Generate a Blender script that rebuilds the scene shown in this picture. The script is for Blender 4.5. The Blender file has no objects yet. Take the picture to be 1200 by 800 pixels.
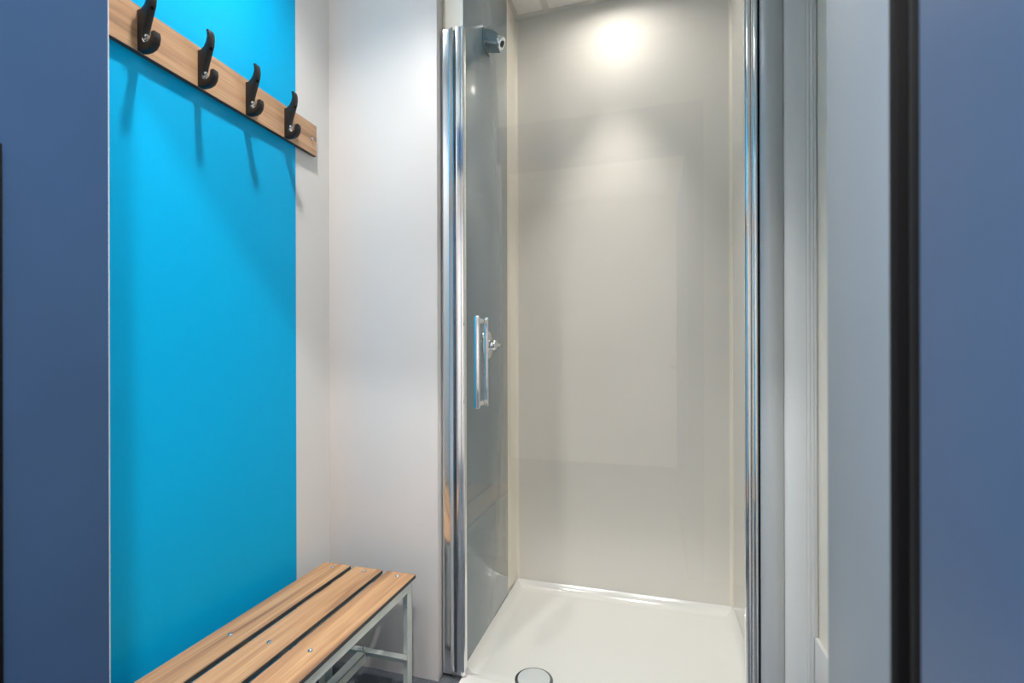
import bpy, bmesh, math, random
from mathutils import Matrix, Vector

random.seed(4)
PI = math.pi
scene = bpy.context.scene
C = scene.collection

# ------------------------------------------------------------------ camera
cam_d = bpy.data.cameras.new('camera')
cam = bpy.data.objects.new('camera', cam_d)
C.objects.link(cam)
CAM_H = 1.08
cam.matrix_world = (Matrix.Translation((0, 0, CAM_H)) @ Matrix.Rotation(0.28432, 4, 'Z')
                    @ Matrix.Rotation(PI / 2, 4, 'X') @ Matrix.Rotation(-0.0025, 4, 'Z'))
cam_d.sensor_width = 36
cam_d.lens = 565.94 / 1200 * 36
cam_d.shift_y = 16.47 / 1200
cam_d.clip_start = 0.01
cam_d.dof.use_dof = True
cam_d.dof.focus_distance = 1.8
cam_d.dof.aperture_fstop = 4.5
scene.camera = cam

# ------------------------------------------------------------------ world, exposure
world = bpy.data.worlds.new('world')
scene.world = world
world.use_nodes = True
world.node_tree.nodes['Background'].inputs[0].default_value = (0.8, 0.86, 1.0, 1)
world.node_tree.nodes['Background'].inputs[1].default_value = 0.3
vs = scene.view_settings
vs.view_transform = 'Standard'
vs.look = 'None'
vs.gamma = 1.0
vs.use_curve_mapping = False
vs.exposure = 2.17

LENS = 36.0             # radiance of the downlight lenses
LAMP_SHOWER = 16.0      # watts of each downlight's beam
LAMP_CHANGE = 14.0
LAMP_CORRIDOR = 26.0
FILL = 5.4             # radiance of the unseen fill panels added in the corridor ceiling

# ------------------------------------------------------------------ layout (metres)
XL = -1.106             # left wall of the changing area
XR = 0.425              # right wall of the changing area
YN = 1.467              # face of the nib panels beside the shower
XSL, XSR = -0.612, 0.314    # side walls of the shower
YB = 2.166              # back wall of the shower
ZC = 2.647              # ceiling
YG = 1.500              # plane of the glass door
YF0, YF1 = 0.386, 0.523     # front wall with the doorway
XD0, XD1 = -0.780, 0.158    # doorway
ZD = 2.105              # head of the doorway

# ------------------------------------------------------------------ materials
MATS = {}


def principled(name, col, rough=0.5, metal=0.0, spec=0.5, coat=0.0, coat_rough=0.05, ior=1.5):
    m = bpy.data.materials.new(name)
    m.use_nodes = True
    b = m.node_tree.nodes['Principled BSDF']
    b.inputs['Base Color'].default_value = (*col, 1)
    b.inputs['Roughness'].default_value = rough
    b.inputs['Metallic'].default_value = metal
    b.inputs['IOR'].default_value = ior
    b.inputs['Specular IOR Level'].default_value = spec
    b.inputs['Coat Weight'].default_value = coat
    b.inputs['Coat Roughness'].default_value = coat_rough
    MATS[name] = m
    return m


def vary(m, scale=(8, 8, 8), amount=0.06, bump=0.0, bump_scale=300.0, rough_var=0.0):
    """slight procedural colour and surface variation"""
    nt = m.node_tree
    b = nt.nodes['Principled BSDF']
    col = tuple(b.inputs['Base Color'].default_value)[:3]
    tc = nt.nodes.new('ShaderNodeTexCoord')
    mp = nt.nodes.new('ShaderNodeMapping')
    mp.inputs['Scale'].default_value = scale
    nt.links.new(tc.outputs['Object'], mp.inputs['Vector'])
    n = nt.nodes.new('ShaderNodeTexNoise')
    n.inputs['Scale'].default_value = 1.0
    n.inputs['Detail'].default_value = 4
    nt.links.new(mp.outputs['Vector'], n.inputs['Vector'])
    r = nt.nodes.new('ShaderNodeValToRGB')
    r.color_ramp.elements[0].position = 0.3
    r.color_ramp.elements[1].position = 0.7
    r.color_ramp.elements[0].color = (*[c * (1 - amount) for c in col], 1)
    r.color_ramp.elements[1].color = (*[min(1, c * (1 + amount)) for c in col], 1)
    nt.links.new(n.outputs['Fac'], r.inputs['Fac'])
    nt.links.new(r.outputs['Color'], b.inputs['Base Color'])
    if bump > 0:
        n2 = nt.nodes.new('ShaderNodeTexNoise')
        n2.inputs['Scale'].default_value = bump_scale
        n2.inputs['Detail'].default_value = 3
        nt.links.new(tc.outputs['Object'], n2.inputs['Vector'])
        bp = nt.nodes.new('ShaderNodeBump')
        bp.inputs['Strength'].default_value = bump
        bp.inputs['Distance'].default_value = 0.001
        nt.links.new(n2.outputs['Fac'], bp.inputs['Height'])
        nt.links.new(bp.outputs['Normal'], b.inputs['Normal'])
    return m


def wood(name, light, mid, dark, rough=0.42):
    m = principled(name, mid, rough)
    nt = m.node_tree
    b = nt.nodes['Principled BSDF']
    tc = nt.nodes.new('ShaderNodeTexCoord')
    oi = nt.nodes.new('ShaderNodeObjectInfo')
    mp = nt.nodes.new('ShaderNodeMapping')
    mp.inputs['Scale'].default_value = (30, 1.6, 30)
    nt.links.new(tc.outputs['Object'], mp.inputs['Vector'])
    mul = nt.nodes.new('ShaderNodeMath'); mul.operation = 'MULTIPLY'
    mul.inputs[1].default_value = 37.0
    nt.links.new(oi.outputs['Random'], mul.inputs[0])
    comb = nt.nodes.new('ShaderNodeCombineXYZ')
    nt.links.new(mul.outputs[0], comb.inputs[0])
    nt.links.new(mul.outputs[0], comb.inputs[1])
    nt.links.new(comb.outputs[0], mp.inputs['Location'])
    n = nt.nodes.new('ShaderNodeTexNoise')
    n.inputs['Scale'].default_value = 1.0
    n.inputs['Detail'].default_value = 3
    n.inputs['Roughness'].default_value = 0.55
    n.inputs['Distortion'].default_value = 0.6
    nt.links.new(mp.outputs['Vector'], n.inputs['Vector'])
    r = nt.nodes.new('ShaderNodeValToRGB')
    e = r.color_ramp.elements
    e[0].position = 0.32; e[0].color = (*dark, 1)
    e[1].position = 0.66; e[1].color = (*light, 1)
    k = e.new(0.48); k.color = (*mid, 1)
    nt.links.new(n.outputs['Fac'], r.inputs['Fac'])
    # fine fibres
    mp2 = nt.nodes.new('ShaderNodeMapping')
    mp2.inputs['Scale'].default_value = (260, 6, 260)
    nt.links.new(tc.outputs['Object'], mp2.inputs['Vector'])
    n2 = nt.nodes.new('ShaderNodeTexNoise')
    n2.inputs['Scale'].default_value = 1.0
    n2.inputs['Detail'].default_value = 2
    nt.links.new(mp2.outputs['Vector'], n2.inputs['Vector'])
    mr = nt.nodes.new('ShaderNodeMapRange')
    mr.inputs['From Min'].default_value = 0.3
    mr.inputs['From Max'].default_value = 0.7
    mr.inputs['To Min'].default_value = 0.86
    mr.inputs['To Max'].default_value = 1.1
    nt.links.new(n2.outputs['Fac'], mr.inputs['Value'])
    mix = nt.nodes.new('ShaderNodeMix'); mix.data_type = 'RGBA'; mix.blend_type = 'MULTIPLY'
    mix.inputs['Factor'].default_value = 1.0
    nt.links.new(r.outputs['Color'], mix.inputs['A'])
    nt.links.new(mr.outputs['Result'], mix.inputs['B'])
    nt.links.new(mix.outputs['Result'], b.inputs['Base Color'])
    return m


def glass_mat(name, tint=(0.985, 0.99, 0.988)):
    """clear pane: transparent with a Schlick reflection on each face"""
    m = bpy.data.materials.new(name)
    m.use_nodes = True
    nt = m.node_tree
    nt.nodes.clear()
    out = nt.nodes.new('ShaderNodeOutputMaterial')
    tr = nt.nodes.new('ShaderNodeBsdfTransparent'); tr.inputs[0].default_value = (*tint, 1)
    gl = nt.nodes.new('ShaderNodeBsdfGlossy'); gl.inputs['Roughness'].default_value = 0.0
    geo = nt.nodes.new('ShaderNodeNewGeometry')
    dot = nt.nodes.new('ShaderNodeVectorMath'); dot.operation = 'DOT_PRODUCT'
    nt.links.new(geo.outputs['Incoming'], dot.inputs[0])
    nt.links.new(geo.outputs['True Normal'], dot.inputs[1])
    ab = nt.nodes.new('ShaderNodeMath'); ab.operation = 'ABSOLUTE'
    nt.links.new(dot.outputs['Value'], ab.inputs[0])
    inv = nt.nodes.new('ShaderNodeMath'); inv.operation = 'SUBTRACT'; inv.inputs[0].default_value = 1.0
    nt.links.new(ab.outputs[0], inv.inputs[1])
    pw = nt.nodes.new('ShaderNodeMath'); pw.operation = 'POWER'; pw.inputs[1].default_value = 5.0
    nt.links.new(inv.outputs[0], pw.inputs[0])
    sc = nt.nodes.new('ShaderNodeMath'); sc.operation = 'MULTIPLY_ADD'
    sc.inputs[1].default_value = 0.957; sc.inputs[2].default_value = 0.043
    nt.links.new(pw.outputs[0], sc.inputs[0])
    mix = nt.nodes.new('ShaderNodeMixShader')
    nt.links.new(sc.outputs[0], mix.inputs[0])
    nt.links.new(tr.outputs[0], mix.inputs[1])
    nt.links.new(gl.outputs[0], mix.inputs[2])
    nt.links.new(mix.outputs[0], out.inputs['Surface'])
    MATS[name] = m
    return m


def emissive(name, col, strength):
    m = bpy.data.materials.new(name)
    m.use_nodes = True
    nt = m.node_tree
    nt.nodes.clear()
    out = nt.nodes.new('ShaderNodeOutputMaterial')
    e = nt.nodes.new('ShaderNodeEmission')
    e.inputs[0].default_value = (*col, 1)
    e.inputs[1].default_value = strength
    nt.links.new(e.outputs[0], out.inputs['Surface'])
    MATS[name] = m
    return m


def carpet(name):
    m = principled(name, (0.06, 0.065, 0.075), 0.95, spec=0.1)
    nt = m.node_tree
    b = nt.nodes['Principled BSDF']
    tc = nt.nodes.new('ShaderNodeTexCoord')
    n = nt.nodes.new('ShaderNodeTexNoise'); n.inputs['Scale'].default_value = 320; n.inputs['Detail'].default_value = 3
    nt.links.new(tc.outputs['Object'], n.inputs['Vector'])
    r = nt.nodes.new('ShaderNodeValToRGB')
    e = r.color_ramp.elements
    e[0].position = 0.35; e[0].color = (0.06, 0.066, 0.078, 1)
    e[1].position = 0.62; e[1].color = (0.16, 0.175, 0.195, 1)
    k = e.new(0.74); k.color = (0.40, 0.41, 0.42, 1)
    nt.links.new(n.outputs['Fac'], r.inputs['Fac'])
    nt.links.new(r.outputs['Color'], b.inputs['Base Color'])
    bp = nt.nodes.new('ShaderNodeBump'); bp.inputs['Strength'].default_value = 0.6
    bp.inputs['Distance'].default_value = 0.002
    nt.links.new(n.outputs['Fac'], bp.inputs['Height'])
    nt.links.new(bp.outputs['Normal'], b.inputs['Normal'])
    return m


vary(principled('turquoise', (0.0, 0.43, 0.79), 0.42, spec=0.12), (3, 3, 3), 0.02, 0.04, 700)
vary(principled('wall_grey', (0.81, 0.76, 0.725), 0.46), (3, 3, 3), 0.015)
vary(principled('wall_white', (0.76, 0.745, 0.72), 0.45), (3, 3, 3), 0.015)
vary(principled('shower_cream', (0.77, 0.74, 0.685), 0.5, spec=0.3, coat=0.45, coat_rough=0.04), (3, 3, 3), 0.012)
vary(principled('strip_cream', (0.88, 0.815, 0.70), 0.3), (3, 3, 3), 0.012)
vary(principled('smoke_panel', (0.155, 0.21, 0.24), 0.05, ior=1.95), (3, 3, 3), 0.02)
vary(principled('blue_laminate', (0.040, 0.093, 0.200), 0.40, spec=0.36), (6, 6, 6), 0.05, 0.12, 900)
vary(principled('jamb_grey', (0.22, 0.265, 0.31), 0.42, metal=0.15), (5, 5, 5), 0.02, 0.06, 700)
vary(principled('rubber', (0.003, 0.003, 0.004), 0.75, spec=0.15), (20, 20, 20), 0.1)
vary(principled('rubber_grey', (0.012, 0.0115, 0.011), 0.6, spec=0.3), (20, 20, 20), 0.1)
vary(principled('edge_white', (0.75, 0.76, 0.80), 0.4), (9, 9, 9), 0.02)
vary(principled('tile', (0.93, 0.915, 0.885), 0.85, spec=0.2), (40, 40, 40), 0.03, 0.3, 500)
vary(principled('grid_metal', (0.74, 0.73, 0.69), 0.5), (9, 9, 9), 0.02)
vary(principled('tray_white', (0.76, 0.75, 0.72), 0.16, coat=0.6), (3, 3, 3), 0.01)
vary(principled('chrome', (0.86, 0.87, 0.89), 0.13, metal=1.0), (9, 9, 9), 0.01)
vary(principled('chrome_dark', (0.26, 0.30, 0.31), 0.14, metal=1.0), (9, 9, 9), 0.02)
vary(principled('aluminium', (0.66, 0.69, 0.70), 0.34, metal=0.12), (9, 9, 2), 0.02)
vary(principled('aluminium_dull', (0.44, 0.47, 0.49), 0.32, metal=0.15), (9, 9, 2), 0.02)
vary(principled('zinc', (0.76, 0.80, 0.75), 0.36, metal=0.3), (30, 30, 30), 0.07)
vary(principled('bolt_steel', (0.72, 0.74, 0.75), 0.2, metal=1.0), (30, 30, 30), 0.03)
vary(principled('hook_black', (0.012, 0.011, 0.0105), 0.42, spec=0.4), (30, 30, 30), 0.15)
vary(principled('laminate_core', (0.05, 0.05, 0.05), 0.5), (30, 30, 30), 0.1)
wood('slat_wood', (0.66, 0.385, 0.195), (0.52, 0.28, 0.135), (0.29, 0.145, 0.073))
wood('rail_wood', (0.61, 0.37, 0.21), (0.48, 0.275, 0.15), (0.25, 0.14, 0.08))
carpet('carpet')
glass_mat('glass')
emissive('lamp_warm', (1.0, 0.95, 0.87), LENS * 0.84)
emissive('lamp_neutral', (1.0, 0.975, 0.94), LENS)
emissive('lamp_cool', (1.0, 0.98, 0.96), LENS)
emissive('panel_fill', (1.0, 0.985, 0.97), FILL)


# ------------------------------------------------------------------ mesh helpers
def add_box(bm, x0, x1, y0, y1, z0, z1, bev=0.0, seg=2):
    v = [bm.verts.new(p) for p in ((x0, y0, z0), (x1, y0, z0), (x1, y1, z0), (x0, y1, z0),
                                   (x0, y0, z1), (x1, y0, z1), (x1, y1, z1), (x0, y1, z1))]
    fs = [bm.faces.new([v[i] for i in q]) for q in
          ((3, 2, 1, 0), (4, 5, 6, 7), (0, 1, 5, 4), (1, 2, 6, 5), (2, 3, 7, 6), (3, 0, 4, 7))]
    if bev > 0:
        es = {e for f in fs for e in f.edges}
        bmesh.ops.bevel(bm, geom=list(es), offset=bev, segments=seg, affect='EDGES', profile=0.5)
    return fs


def add_prism(bm, pts, axis, a, b):
    """closed outline extruded along an axis; pts are the two other coordinates in xyz order"""
    def mk(p, t):
        if axis == 'z': return (p[0], p[1], t)
        if axis == 'y': return (p[0], t, p[1])
        return (t, p[0], p[1])
    lo = [bm.verts.new(mk(p, a)) for p in pts]
    hi = [bm.verts.new(mk(p, b)) for p in pts]
    n = len(pts)
    fs = [bm.faces.new(lo), bm.faces.new(hi)]
    for i in range(n):
        j = (i + 1) % n
        fs.append(bm.faces.new((lo[i], lo[j], hi[j], hi[i])))
    bmesh.ops.recalc_face_normals(bm, faces=fs)
    return fs


def add_cyl(bm, p, q, r0, r1=None, n=24, cap=True):
    r1 = r0 if r1 is None else r1
    p, q = Vector(p), Vector(q)
    d = (q - p).normalized()
    u = d.orthogonal().normalized()
    w = d.cross(u)
    A, B = [], []
    for i in range(n):
        t = 2 * PI * i / n
        o = u * math.cos(t) + w * math.sin(t)
        A.append(bm.verts.new(p + o * r0))
        B.append(bm.verts.new(q + o * r1))
    fs = []
    for i in range(n):
        j = (i + 1) % n
        fs.append(bm.faces.new((A[i], A[j], B[j], B[i])))
    if cap:
        fs.append(bm.faces.new(A[::-1]))
        fs.append(bm.faces.new(B))
    return fs


def add_lathe(bm, prof, origin, axis, n=32):
    """prof: list of (radius, height) along axis from origin"""
    o, d = Vector(origin), Vector(axis).normalized()
    u = d.orthogonal().normalized()
    w = d.cross(u)
    rings = []
    for r, hgt in prof:
        if r < 1e-6:
            rings.append([bm.verts.new(o + d * hgt)])
        else:
            rings.append([bm.verts.new(o + d * hgt + (u * math.cos(2 * PI * i / n) + w * math.sin(2 * PI * i / n)) * r)
                          for i in range(n)])
    fs = []
    for a, b in zip(rings, rings[1:]):
        for i in range(n):
            j = (i + 1) % n
            if len(a) == 1 and len(b) == 1: continue
            if len(a) == 1: fs.append(bm.faces.new((a[0], b[j], b[i])))
            elif len(b) == 1: fs.append(bm.faces.new((a[i], a[j], b[0])))
            else: fs.append(bm.faces.new((a[i], a[j], b[j], b[i])))
    return fs


def finish(name, bm, mat, parent=None, smooth=None, origin=None):
    bmesh.ops.recalc_face_normals(bm, faces=bm.faces[:])
    if origin is not None:
        bmesh.ops.translate(bm, verts=bm.verts[:], vec=-Vector(origin))
    me = bpy.data.meshes.new(name)
    bm.to_mesh(me)
    bm.free()
    me.materials.append(MATS[mat])
    if smooth is not None:
        for p in me.polygons: p.use_smooth = True
        me.set_sharp_from_angle(angle=math.radians(smooth))
    o = bpy.data.objects.new(name, me)
    C.objects.link(o)
    if origin is not None:
        o.location = origin
    if parent is not None:
        o.parent = parent
        if parent.type == 'EMPTY' or True:
            pm = parent_world(parent)
            o.location = Vector(o.location) - pm
    return o


def parent_world(p):
    v = Vector((0, 0, 0))
    while p is not None:
        v += Vector(p.location)
        p = p.parent
    return v


def box(name, x0, x1, y0, y1, z0, z1, mat, parent=None, bev=0.0, origin=None):
    bm = bmesh.new()
    add_box(bm, x0, x1, y0, y1, z0, z1, bev)
    return finish(name, bm, mat, parent, 40 if bev else None, origin)


def tag(o, label, cat=None, group=None):
    o['label'] = label
    if cat: o['category'] = cat
    if group: o['group'] = group
    return o


def struct(o, label=None):
    o['kind'] = 'structure'
    if label: o['label'] = label
    return o


def thing(name, loc, label, cat, group=None):
    o = bpy.data.objects.new(name, None)
    o.empty_display_size = 0.1
    o.location = loc
    C.objects.link(o)
    return tag(o, label, cat, group)


# ------------------------------------------------------------------ the setting
# floors
fl = struct(box('floor', -2.6, 2.2, -2.2, 2.35, -0.10, 0.0, 'carpet'), 'dark grey flecked carpet of the changing cubicle')

# left wall with turquoise laminate panel
wl = struct(box('wall_left', XL - 0.12, XL, YF1, YN + 0.048, 0, ZC, 'wall_white'),
            'off-white side wall behind the coat rack and bench')
box('turquoise_panel', XL, XL + 0.004, YF1 + 0.001, 1.296, 0.0, ZC, 'turquoise', wl)

# nib panel left of the shower door
wn = struct(box('wall_nib_left', XL, -0.686, YN, YN + 0.048, 0, ZC, 'wall_grey', bev=0.0015),
            'light grey laminate wall panel at the end of the bench')
# left side wall of the shower
ws = struct(box('wall_shower_left', -0.80, XSL, YN + 0.048, YB, 0, ZC, 'strip_cream'),
            'cream left side wall of the shower')
pn = box('smoked_panel', XSL, XSL + 0.005, YN + 0.049, 2.008, 0.042, ZC - 0.002, 'smoke_panel', ws, bev=0.0008)
pn['label'] = 'glossy dark grey plumbing panel with shower head'

# back wall, right wall of the shower
wb = struct(box('wall_back', -0.80, 0.60, YB, YB + 0.12, 0, ZC, 'shower_cream'), 'glossy cream back wall of the shower')
for xc, s in ((XSL, 1), (XSR, -1)):     # slim corner beads
    bm = bmesh.new()
    pts = [(xc, YB)] + [(xc + s * 0.012 * (1 - math.sin(t)), YB - 0.012 * (1 - math.cos(t)))
                        for t in [i * PI / 12 for i in range(7)]]
    add_prism(bm, pts, 'z', 0.045, ZC - 0.02)
    finish('corner_bead', bm, 'strip_cream', wb, 50)
wsr = struct(box('wall_shower_right', XSR, 0.60, YN + 0.048, YB, 0, ZC, 'shower_cream'), 'cream right side wall of the shower')
# white sealing cove between walls and tray
COVE = [(0.0, 0.0135)] + [(0.055 * t, 0.0137 + 0.0293 * (1 - t) ** 3) for t in [k / 10 for k in range(11)]] + [(0.055, 0.0135)]
for nm, par, pts, ax, a, b in (('sealing_cove', ws, [(XSL + 0.0051 + p, q) for p, q in COVE], 'y', YN + 0.0485, YB),
                               ('sealing_cove', wsr, [(XSR - p, q) for p, q in COVE], 'y', YN + 0.0485, YB),
                               ('sealing_cove', wb, [(YB - p, q) for p, q in COVE], 'x', XSL, XSR)):
    bm = bmesh.new()
    add_prism(bm, pts, ax, a, b)
    finish(nm, bm, 'tray_white', par, 40)
# right side of the changing area
struct(box('wall_nib_right', 0.288, XR + 0.10, YN + 0.034, YN + 0.048, 0, ZC, 'wall_grey'),
       'narrow grey wall face behind the right door post')
wr = struct(box('wall_right', XR, XR + 0.12, YF1, YN + 0.034, 0, ZC, 'strip_cream'), 'cream right wall of the changing cubicle')
bm = bmesh.new()
add_box(bm, XR - 0.012, XR, YF1, YN, 0.0, 0.325, 0.003)
struct(finish('baseboard_right', bm, 'wall_white', None, 40), 'white low wall board along the right cubicle wall')

# front wall with doorway
wf = struct(box('wall_front', XD1 + 0.076, 1.6, YF0, YF1, 0, ZC, 'wall_white'), 'front wall of the cubicle right of the doorway')
box('left_pier', -1.9, -0.805, YF0, YF1, 0, ZC, 'wall_white', wf)
box('header_wall', -0.805, XD1 + 0.076, YF0, YF1, ZD + 0.2, ZC, 'wall_white', wf)
# blue lining on the left jamb and head
lj = struct(box('trim_1', -0.805, XD0, YF0 - 0.012, YF1, 0, ZD + 0.2, 'blue_laminate'), 'navy blue door lining on the turquoise wall side')
box('edge_band', -0.805, XD0 + 0.0004, YF1, YF1 + 0.0011, 0, ZD, 'edge_white', lj)
bm = bmesh.new()
add_box(bm, XD0, XD0 + 0.004, 0.372, 0.3990, 0.0, 1.345, 0.001)
finish('seal_strip', bm, 'rubber', lj, 40)
struct(box('trim_2', XD0, XD1 + 0.076, YF0 - 0.012, YF1, ZD, ZD + 0.2, 'blue_laminate'), 'navy blue head lining over the doorway')
# grey right jamb with black seals
rj = struct(box('trim_3', XD1, XD1 + 0.076, 0.3985, YF1, 0, ZD, 'jamb_grey', bev=0.002), 'grey metal door jamb beside black seals')
bm = bmesh.new()
add_box(bm, XD1 + 0.0005, XD1 + 0.076, 0.3865, 0.3984, 0, ZD, 0.001)
add_box(bm, XD1 + 0.020, XD1 + 0.042, 0.3725, 0.3865, 0, ZD, 0.0)  # black backing added behind the open hinge gap to keep it dark
finish('seal_and_gap_back', bm, 'rubber', rj, 40)
bm = bmesh.new()
add_box(bm, XD1 + 0.0045, XD1 + 0.020, 0.3760, 0.3815, 0, ZD, 0.002)
finish('grey_gasket', bm, 'rubber_grey', rj, 40)
# blue door leaf standing open towards the corridor
dl = struct(box('door_1', XD1, XD1 + 0.042, -0.56, 0.359, 0.008, ZD - 0.004, 'blue_laminate', bev=0.003), 'navy blue cubicle door standing wide open')
bm = bmesh.new()
add_box(bm, XD1 + 0.002, XD1 + 0.042, 0.359, 0.372, 0.008, ZD - 0.004, 0.002)
finish('edge_seal', bm, 'rubber', dl, 40)
# lever handle of the door, beside and behind the camera
bm = bmesh.new()
add_cyl(bm, (XD1, -0.48, 1.0), (XD1 - 0.008, -0.48, 1.0), 0.026)
add_cyl(bm, (XD1 - 0.004, -0.48, 1.0), (XD1 - 0.05, -0.48, 1.0), 0.009)
add_cyl(bm, (XD1 - 0.045, -0.49, 1.0), (XD1 - 0.045, -0.37, 1.0), 0.009)
finish('lever_handle', bm, 'chrome', dl, 40)

# corridor behind the camera
struct(box('wall_corridor_left', -2.1, -1.9, -2.1, YF1, 0, ZC, 'wall_white'), 'light end wall of the corridor')
struct(box('wall_corridor_right', 1.6, 1.8, -2.1, YF1, 0, ZC, 'wall_white'), 'light far end wall of the corridor')
struct(box('wall_corridor_back', -1.9, 1.6, -2.1, -1.9, 0, ZC, 'wall_grey'), 'light corridor wall facing the cubicle')

# suspended ceiling: slab, tees, tiles, wall angle
ce = struct(box('ceiling', -2.1, 1.8, -2.1, YB + 0.12, ZC + 0.012, ZC + 0.10, 'grid_metal'), 'suspended ceiling of pale square tiles')
XB = [-1.663, -1.063, -0.463, 0.137, 0.737, 1.337]
YBARS = [-1.82, -1.22, -0.62, -0.02, 0.58, 1.18, 1.78]
TW = 0.013
ZT = ZC - 0.001


def ceiling_zone(x0, x1, y0, y1, xb, yb):
    xs = [x0] + [x for x in xb if x0 + 0.03 < x < x1 - 0.03] + [x1]
    ys = [y0] + [y for y in yb if y0 + 0.03 < y < y1 - 0.03] + [y1]
    for x in xs[1:-1]:
        box('grid_tee', x - TW, x + TW, y0, y1, ZC - 0.003, ZC + 0.010, 'grid_metal', ce)
    for y in ys[1:-1]:
        for a, b in zip(xs, xs[1:]):
            box('grid_tee', a + TW, b - TW, y - TW, y + TW, ZC - 0.003, ZC + 0.010, 'grid_metal', ce)
    for a, b in zip(xs, xs[1:]):
        for c, d in zip(ys, ys[1:]):
            bm = bmesh.new()
            add_box(bm, a + 0.009, b - 0.009, c + 0.009, d - 0.009, ZC + 0.001, ZC + 0.012, 0.002, 1)
            finish('ceiling_tile', bm, 'tile', ce)
    for q in ((x0, x0 + 0.02, y0, y1), (x1 - 0.02, x1, y0, y1), (x0 + 0.02, x1 - 0.02, y0, y0 + 0.02),
              (x0 + 0.02, x1 - 0.02, y1 - 0.02, y1)):
        box('wall_angle', *q, ZC - 0.004, ZC + 0.009, 'grid_metal', ce)


ceiling_zone(XSL, XSR, YN + 0.048, YB, XB, YBARS)
ceiling_zone(XL, XR, YF1, YN, XB, YBARS)
ceiling_zone(-1.9, 1.6, -1.9, YF0, XB, YBARS)


# ------------------------------------------------------------------ downlights
def downlight(x, y, mat, label, power, col, cone, r=0.05):
    t = thing('downlight', (x, y, ZC), label, 'light', 'recessed ceiling downlights')
    bm = bmesh.new()
    add_lathe(bm, [(r, 0.0), (r, -0.012), (r + 0.006, -0.016), (r + 0.018, -0.014), (r + 0.022, -0.004), (r + 0.022, 0.0)],
              (x, y, ZC), (0, 0, 1), 40)
    finish('rim', bm, 'edge_white', t, 40, (x, y, ZC))
    bm = bmesh.new()
    add_lathe(bm, [(0, -0.006), (r * 0.99, -0.006), (r * 0.99, -0.001), (0, -0.001)], (x, y, ZC), (0, 0, 1), 40)
    finish('lens', bm, mat, t, None, (x, y, ZC))
    ld = bpy.data.lights.new('beam', 'SPOT')
    ld.energy = power
    ld.color = col
    ld.spot_size = math.radians(cone)
    ld.spot_blend = 1.0
    ld.shadow_soft_size = r * 0.7
    lo = bpy.data.objects.new('beam', ld)
    C.objects.link(lo)
    lo.parent = t
    lo.location = (0, 0, -0.018)
    return t


downlight(-0.15, 1.914, 'lamp_warm', 'round downlight in the ceiling over the shower tray',
          LAMP_SHOWER, (1.0, 0.95, 0.87), 58)
downlight(-0.785, 0.90, 'lamp_neutral', 'round downlight in the ceiling over the bench',
          LAMP_CHANGE, (1.0, 0.975, 0.94), 112, 0.045)
downlight(0.0, -0.125, 'lamp_cool', 'round downlight in the corridor ceiling outside the doorway',
          LAMP_CORRIDOR, (1.0, 0.98, 0.96), 165, 0.055)

# unseen fill panels, added for soft light through the doorway
for x, lab in ((-1.363, 'added unseen square fill panel in the corridor ceiling nearest the end wall'),
               (-0.763, 'added unseen square fill panel in the corridor ceiling beside the downlight'),
               (0.437, 'added unseen square fill panel in the corridor ceiling behind the open door')):
    y = -0.32
    t = thing('fill_panel', (x, y, ZC), lab, 'light', 'added corridor fill panels')
    bm = bmesh.new()
    for q in ((-0.287, 0.287, -0.287, -0.272), (-0.287, 0.287, 0.272, 0.287), (-0.287, -0.272, -0.272, 0.272), (0.272, 0.287, -0.272, 0.272)):
        add_box(bm, x + q[0], x + q[1], y + q[2], y + q[3], ZC - 0.008, ZC + 0.0005)
    finish('frame', bm, 'edge_white', t)
    box('diffuser', x - 0.2715, x + 0.2715, y - 0.2715, y + 0.2715, ZC - 0.006, ZC + 0.0005, 'panel_fill', t)

# ------------------------------------------------------------------ shower tray
tray = thing('shower_tray', (-0.15, 1.80, 0.0), 'white shower tray with round drain cover', 'shower tray')
bm = bmesh.new()
NX, NY = 48, 40
TX0, TX1, TY0, TY1 = XSL, XSR, YN - 0.005, YB
DRX, DRY = -0.380, 1.548


def tray_z(x, y):
    d = math.hypot(x - DRX, y - DRY)
    return 0.0105 + 0.0027 * min(1.0, d / 0.5)


def spaced(a, b, n):
    out = [a, a + 0.004, a + 0.009, a + 0.014, a + 0.020, a + 0.026, a + 0.032]
    m = n - 14
    out += [a + 0.032 + (b - a - 0.064) * (i + 1) / (m + 1) for i in range(m)]
    out += [b - 0.032, b - 0.026, b - 0.020, b - 0.014, b - 0.009, b - 0.004, b]
    return out


gx, gy = spaced(TX0, TX1, NX), spaced(TY0, TY1, NY)
grid = [[bm.verts.new((x, y, tray_z(x, y))) for x in gx] for y in gy]
for j in range(len(gy) - 1):
    for i in range(len(gx) - 1):
        bm.faces.new((grid[j][i], grid[j][i + 1], grid[j + 1][i + 1], grid[j + 1][i]))
bot = [bm.verts.new(p) for p in ((TX0, TY0, 0.001), (TX1, TY0, 0.001), (TX1, TY1, 0.001), (TX0, TY1, 0.001))]
bm.faces.new(bot[::-1])
bm.faces.new([bot[0], bot[1]] + [grid[0][i] for i in range(len(gx) - 1, -1, -1)])
bm.faces.new([bot[2], bot[3]] + [grid[-1][i] for i in range(len(gx))])
bm.faces.new([bot[1], bot[2]] + [grid[j][-1] for j in range(len(gy) - 1, -1, -1)])
bm.faces.new([bot[3], bot[0]] + [grid[j][0] for j in range(len(gy))])
finish('tray_body', bm, 'tray_white', tray, 45)
bm = bmesh.new()
add_lathe(bm, [(0.0, 0.0), (0.062, 0.0), (0.063, 0.0015), (0.058, 0.0032), (0.050, 0.003), (0, 0.003)], (DRX, DRY, 0.0098), (0, 0, 1), 40)
dr = finish('drain_ring', bm, 'chrome_dark', tray, 40)
bm = bmesh.new()
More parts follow.
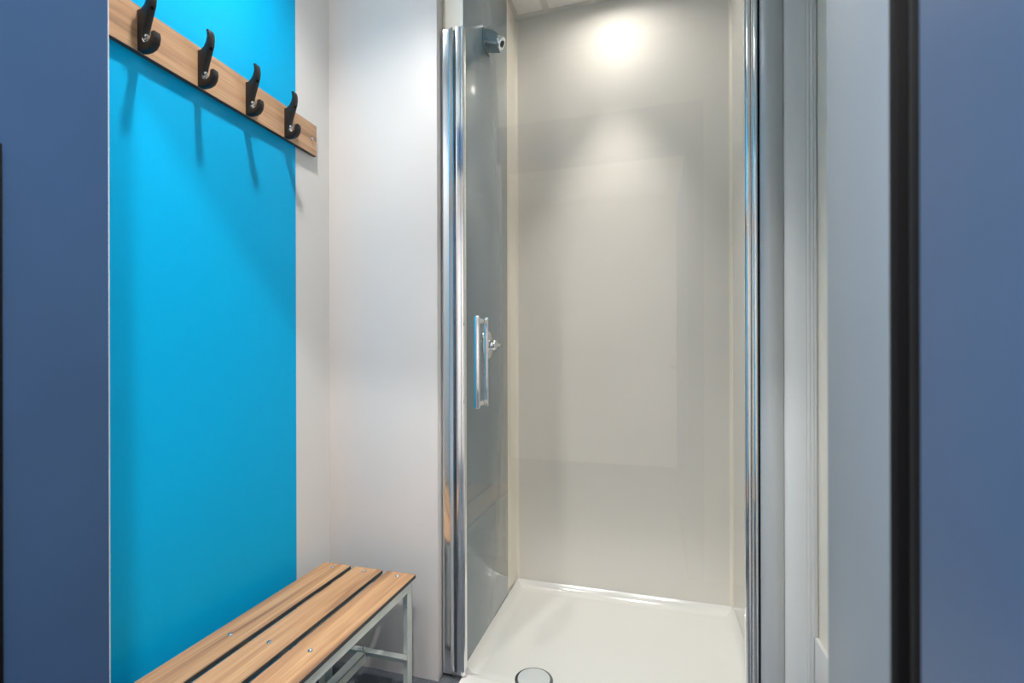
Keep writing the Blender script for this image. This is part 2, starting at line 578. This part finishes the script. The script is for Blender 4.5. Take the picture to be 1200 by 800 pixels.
add_lathe(bm, [(0.0, 0.0030), (0.053, 0.0030), (0.0535, 0.0055), (0.050, 0.0068), (0.030, 0.0074), (0, 0.0076)], (DRX, DRY, 0.0098), (0, 0, 1), 40)
finish('drain_cover', bm, 'aluminium', tray, 30)['label'] = 'round satin metal drain cover'


# ------------------------------------------------------------------ shower door
sd = thing('shower_door', (-0.17, YG, 0.042), 'clear glass shower door in chrome frame with bar handle', 'shower door')
ZP = 2.172


def rounded(x0, x1, yback, yfront, bulge, n=10):
    pts = [(x0, yback), (x0, yfront)]
    for i in range(1, n):
        t = i / n
        pts.append((x0 + (x1 - x0) * t, yfront - bulge * math.sin(PI * t) ** 0.8))
    pts += [(x1, yfront), (x1, yback)]
    return pts


def extrusion(name, pts, mat, parent, z0=0.0180, z1=ZP):
    bm = bmesh.new()
    add_prism(bm, pts, 'z', z0, z1)
    return finish(name, bm, mat, parent, 25)


YW = YN + 0.0478
lp = extrusion('wall_profile', [(-0.683, YW), (-0.683, 1.4970), (-0.6795, 1.4925), (-0.6735, 1.4900), (-0.6550, 1.4922),
                                (-0.6520, 1.4919), (-0.6390, 1.4853), (-0.6375, 1.4880), (-0.6375, YW)], 'chrome', sd)
extrusion('groove', [(-0.6375, YW), (-0.6375, 1.503), (-0.630, 1.503), (-0.630, YW)], 'chrome_dark', lp)
extrusion('strike_profile', [(-0.630, YW - 0.004), (-0.630, 1.4930), (-0.6275, 1.4885), (-0.6145, 1.4895), (-0.6120, 1.4905), (-0.6095, 1.4890), (-0.6030, 1.4900), (-0.6005, 1.4930), (-0.6005, YW - 0.004)], 'chrome', sd)
# right side: hinge profile, seal, two rounded aluminium posts
rp = extrusion('hinge_profile', rounded(0.2495, 0.2665, YW - 0.002, 1.494, 0.008), 'chrome', sd)
extrusion('hinge_rib', rounded(0.268, 0.283, YW, 1.490, 0.007), 'chrome', rp)
extrusion('hinge_seal', [(0.2832, YW), (0.2832, 1.490), (0.2862, 1.490), (0.2862, YW)], 'rubber', rp)
ZR = ZC - 0.006
po = extrusion('rounded_post', rounded(0.2868, 0.3445, 1.5008, 1.482, 0.014, 14), 'aluminium_dull', sd, 0.0425, ZR)
po['label'] = 'satin aluminium post'
pq = extrusion('fluted_post', [(0.3455, 1.5008), (0.3455, 1.482)] +
               [(0.3455 + 0.050 * t, 1.482 - 0.013 * math.sin(PI * 0.5 * t) ** 0.8) for t in [i / 10 for i in range(1, 11)]] +
               [(0.3975, 1.4705), (0.400, 1.4690), (0.404, 1.4690), (0.4055, 1.4712), (0.4075, 1.4712), (0.409, 1.4700),
                (0.4135, 1.4700), (0.415, 1.4722), (0.417, 1.4722), (0.4185, 1.4712), (0.4235, 1.4740), (0.4245, 1.5008)],
               'aluminium', sd, 0.0425, ZR)
pq['label'] = 'satin aluminium post with fine flutes'
box('glass_pane', -0.602, 0.252, YG - 0.003, YG + 0.003, 0.0180, ZP - 0.004, 'glass', sd)['label'] = 'clear glass pane'
# bar handle on both faces of the pane
HX = -0.541
hd = box('handle', HX - 0.0095, HX + 0.0095, 1.4460, 1.4580, 0.909, 1.209, 'chrome', sd, bev=0.0055)
box('inner_bar', HX - 0.007, HX + 0.007, 1.536, 1.546, 0.909, 1.209, 'chrome', hd, bev=0.004)
for z in (0.925, 1.193):
    bm = bmesh.new()
    add_cyl(bm, (HX, 1.4575, z), (HX, 1.497, z), 0.0095, 0.0085)
    add_cyl(bm, (HX, 1.503, z), (HX, 1.5365, z), 0.0085, 0.0085)
    finish('standoff', bm, 'chrome', hd, 40)

# ------------------------------------------------------------------ shower valve on the smoked panel
XP = XSL + 0.0052
VY, VZ = 1.735, 1.120
va = thing('shower_valve', (XP, VY, VZ), 'round chrome shower control on the dark grey panel', 'shower valve')
bm = bmesh.new()
add_lathe(bm, [(0, 0), (0.054, 0), (0.0545, 0.004), (0.050, 0.009), (0.030, 0.012), (0, 0.012)], (XP, VY, VZ), (1, 0, 0), 40)
finish('faceplate', bm, 'chrome', va, 40)
bm = bmesh.new()
add_lathe(bm, [(0, 0.011), (0.021, 0.011), (0.021, 0.030), (0.018, 0.036), (0.010, 0.0365), (0, 0.0365)], (XP, VY, VZ), (1, 0, 0), 32)
kn = finish('knob', bm, 'chrome', va, 35)
bm = bmesh.new()
add_cyl(bm, (XP + 0.026, VY + 0.012, VZ), (XP + 0.034, VY + 0.048, VZ + 0.001), 0.0065, 0.0055, 16)
finish('lever', bm, 'chrome', kn, 40)

# ------------------------------------------------------------------ shower head
HY, HZ = 1.733, 2.272
sh = thing('overhead_shower', (XP, HY, HZ), 'short angled chrome shower head high on the dark grey panel', 'shower head')
bm = bmesh.new()
add_box(bm, XP, XP + 0.006, HY - 0.038, HY + 0.038, HZ - 0.038, HZ + 0.040, 0.002)
finish('wall_plate', bm, 'chrome_dark', sh, 40)
bm = bmesh.new()
secs = [(0.005, 0.034, HZ + 0.034, HZ - 0.032), (0.030, 0.031, HZ + 0.027, HZ - 0.038), (0.052, 0.027, HZ + 0.014, HZ - 0.042)]
rings = []
for dx, hw, zt, zb in secs:
    cz, hz = (zt + zb) / 2, (zt - zb) / 2
    ring = []
    for i in range(20):
        t = 2 * PI * i / 20
        cx_, sx_ = math.cos(t), math.sin(t)
        ring.append(bm.verts.new((XP + dx, HY + hw * math.copysign(abs(cx_) ** 0.45, cx_), cz + hz * math.copysign(abs(sx_) ** 0.45, sx_))))
    rings.append(ring)
for a, b in zip(rings, rings[1:]):
    for i in range(20):
        j = (i + 1) % 20
        bm.faces.new((a[i], a[j], b[j], b[i]))
bm.faces.new(rings[0][::-1]); bm.faces.new(rings[-1])
finish('head_body', bm, 'chrome_dark', sh, 35)
dv = Vector((0.86, 0, -0.51)).normalized()
o0 = Vector((XP + 0.046, HY, HZ - 0.010))
bm = bmesh.new()
add_lathe(bm, [(0, -0.004), (0.0225, -0.004), (0.0235, 0.006), (0.0235, 0.018), (0.021, 0.022), (0.015, 0.022), (0.0145, 0.017), (0, 0.017)], o0, dv, 32)
nz = finish('nozzle', bm, 'chrome', sh, 35)
bm = bmesh.new()
add_lathe(bm, [(0, 0.0165), (0.0105, 0.0165), (0.010, 0.021), (0, 0.0215)], o0, dv, 24)
finish('spray_face', bm, 'rubber', nz, 35)

# ------------------------------------------------------------------ coat rack
RX0, RX1 = XL + 0.0045, XL + 0.018
cr = thing('coat_rack', (RX0, 0.93, 1.80), 'wood-look wall rail with four black coat hooks on turquoise wall', 'coat rack')
RY0, RY1, RZ0, RZ1 = 0.545, 1.380, 1.752, 1.854
bm = bmesh.new()
add_box(bm, RX0, RX1 - 0.0012, RY0, RY1, RZ0, RZ1)
bd = finish('board', bm, 'laminate_core', cr, None, (RX0, 0.93, 1.80))
bm = bmesh.new()
add_box(bm, RX1 - 0.0012, RX1, RY0 + 0.0005, RY1 - 0.0005, RZ0 + 0.0006, RZ1 - 0.0006)
finish('wood_face', bm, 'rail_wood', bd, None, (RX1, 0.93, 1.80))


def screw_head(name, p, r, hgt, axis, parent, mat='bolt_steel'):
    bm = bmesh.new()
    add_lathe(bm, [(0, 0), (r, 0), (r * 0.98, hgt * 0.45), (r * 0.75, hgt * 0.9), (r * 0.42, hgt), (r * 0.36, hgt * 0.55), (0, hgt * 0.5)],
              p, axis, 18)
    return finish(name, bm, mat, parent, 40, p)


for y in (RY1 - 0.026, RY0 + 0.026):
    screw_head('fixing_screw', (RX1, y, 1.801), 0.0055, 0.006, (1, 0, 0), bd)

HOOK = [(0, 0.0), (0, 0.090), (0.010, 0.0905), (0.019, 0.097), (0.0255, 0.107), (0.0290, 0.119), (0.0285, 0.129), (0.0262, 0.1365),
        (0.0300, 0.1385), (0.0345, 0.136), (0.0378, 0.127), (0.0385, 0.114), (0.0365, 0.100), (0.0310, 0.084), (0.0245, 0.066), (0.0180, 0.046),
        (0.0145, 0.031), (0.0150, 0.022), (0.0200, 0.0155), (0.0285, 0.0148), (0.0355, 0.0190), (0.0385, 0.027), (0.0390, 0.035), (0.0480, 0.0365),
        (0.0500, 0.026), (0.0470, 0.0125), (0.0390, 0.003), (0.0270, -0.0015), (0.0100, -0.002)]
HW = 0.0085
for k in range(4):
    y = 0.797 + 0.147 * k
    z0 = 1.753
    bm = bmesh.new()
    # web and base, full thickness of the hook, outline extruded along the rail
    add_prism(bm, [(RX1 + p, z0 + q) for p, q in HOOK], 'y', y - HW, y + HW)
    es = [e for e in bm.edges if abs(e.verts[0].co.y - e.verts[1].co.y) < 1e-6]
    bmesh.ops.bevel(bm, geom=es, offset=0.0022, segments=2, affect='EDGES', profile=0.5, clamp_overlap=True)
    bmesh.ops.triangulate(bm, faces=[f for f in bm.faces if len(f.verts) > 4])
    hk = finish('hook', bm, 'hook_black', cr, 40, (RX1, y, z0))
    hk['label'] = 'black plastic coat hook'
    # screw and washer at the foot of the arm, dark hole higher on the arm
    n_lo = Vector((1, 0, -0.30)).normalized()
    screw_head('screw', (RX1 + 0.0160, y, z0 + 0.033), 0.0050, 0.0042, n_lo, hk)
    bm = bmesh.new()
    add_cyl(bm, (RX1 + 0.0150, y, z0 + 0.0235), (RX1 + 0.0178, y, z0 + 0.0215), 0.0052, 0.0048, 18)
    finish('washer', bm, 'bolt_steel', hk, 40)
    n_up = Vector((1, 0, -0.38)).normalized()
    p = Vector((RX1 + 0.0335, y, z0 + 0.092))
    bm = bmesh.new()
    add_cyl(bm, p - n_up * 0.002, p + n_up * 0.0008, 0.0042, 0.0042, 18)
    finish('screw_hole', bm, 'rubber', hk, 40)

# ------------------------------------------------------------------ bench
BY0, BY1, BZ = 0.560, 1.358, 0.400
bn = thing('bench', (-0.876, (BY0 + BY1) / 2, 0.0), 'bench with three wood-look slats on a zinc steel frame', 'bench')
ym = (BY0 + BY1) / 2
for x0, x1 in ((-1.042, -0.943), (-0.9255, -0.8265), (-0.8095, -0.7105)):
    xm = (x0 + x1) / 2
    bm = bmesh.new()
    add_box(bm, x0, x1, BY0, BY1, BZ - 0.012, BZ - 0.0012, 0.001, 1)
    sl = finish('slat', bm, 'laminate_core', bn, None, (xm, ym, BZ))
    bm = bmesh.new()
    add_box(bm, x0 + 0.0008, x1 - 0.0008, BY0 + 0.0008, BY1 - 0.0008, BZ - 0.0012, BZ)
    finish('wood_face', bm, 'slat_wood', sl, None, (xm, ym, BZ))
    for y in (BY1 - 0.027, 0.938, BY0 + 0.027):
        screw_head('bolt', (xm, y, BZ), 0.0062, 0.004, (0, 0, 1), sl)
ZF = BZ - 0.012
T = 0.003
W = 0.030
XF0, XF1 = -1.036, -0.7165


def angle_iron(name, x0, x1, y0, y1, z0, z1, kind, parent=bn):
    """L section; kind names the two plates kept"""
    bm = bmesh.new()
    for k in kind:
        a = {'x+': (x1 - T, x1, y0, y1, z0, z1), 'x-': (x0, x0 + T, y0, y1, z0, z1),
             'y+': (x0, x1, y1 - T, y1, z0, z1), 'y-': (x0, x1, y0, y0 + T, z0, z1),
             'z+': (x0, x1, y0, y1, z1 - T, z1), 'z-': (x0, x1, y0, y1, z0, z0 + T)}[k]
        add_box(bm, *a, 0.0006, 1)
    return finish(name, bm, 'zinc', parent)


angle_iron('front_rail', XF1 - W, XF1, BY0 + 0.012, BY1 - 0.012, ZF - 0.028, ZF, ('x+', 'z+'))
angle_iron('back_rail', XF0, XF0 + W, BY0 + 0.012, BY1 - 0.012, ZF - 0.028, ZF, ('x-', 'z+'))
for y in (BY1 - 0.027, 0.938, BY0 + 0.027):
    angle_iron('cross_bar', XF0 + T, XF1 - T, y - 0.013, y + 0.013, ZF - 0.025, ZF - T, ('z+', 'y+'))
for y0, y1, ky in ((BY1 - 0.012 - W, BY1 - 0.012, 'y+'), (BY0 + 0.012, BY0 + 0.012 + W, 'y-')):
    for x0, x1, kx in ((XF1 - W, XF1, 'x+'), (XF0, XF0 + W, 'x-')):
        lg = angle_iron('leg', x0, x1, y0, y1, 0.006, ZF - 0.028, (kx, ky))
        bm = bmesh.new()
        add_box(bm, x0 - 0.002, x1 + 0.002, y0 - 0.002, y1 + 0.002, 0.0, 0.008, 0.001, 1)
        finish('foot', bm, 'rubber', lg)
        yc = y1 - T - 0.0004 if ky == 'y+' else y0 + T + 0.0004
        bm = bmesh.new()
        add_cyl(bm, ((x0 + x1) / 2, yc, 0.302), ((x0 + x1) / 2, yc + (0.0008 if ky == 'y-' else -0.0008), 0.302), 0.0035, n=14)
        finish('bolt_hole', bm, 'rubber', lg)
    angle_iron('end_stretcher', XF0 + T, XF1 - T, y0 + T, y1 - T, 0.128, 0.156, ('z+', ky))
angle_iron('long_stretcher', -0.891, -0.861, BY0 + 0.012 + W, BY1 - 0.012 - W, 0.127, 0.155, ('z+', 'x+'))
screw_head('bolt', (-0.876, BY1 - 0.012 - 0.018, 0.156), 0.006, 0.010, (0, 0, 1), bn)
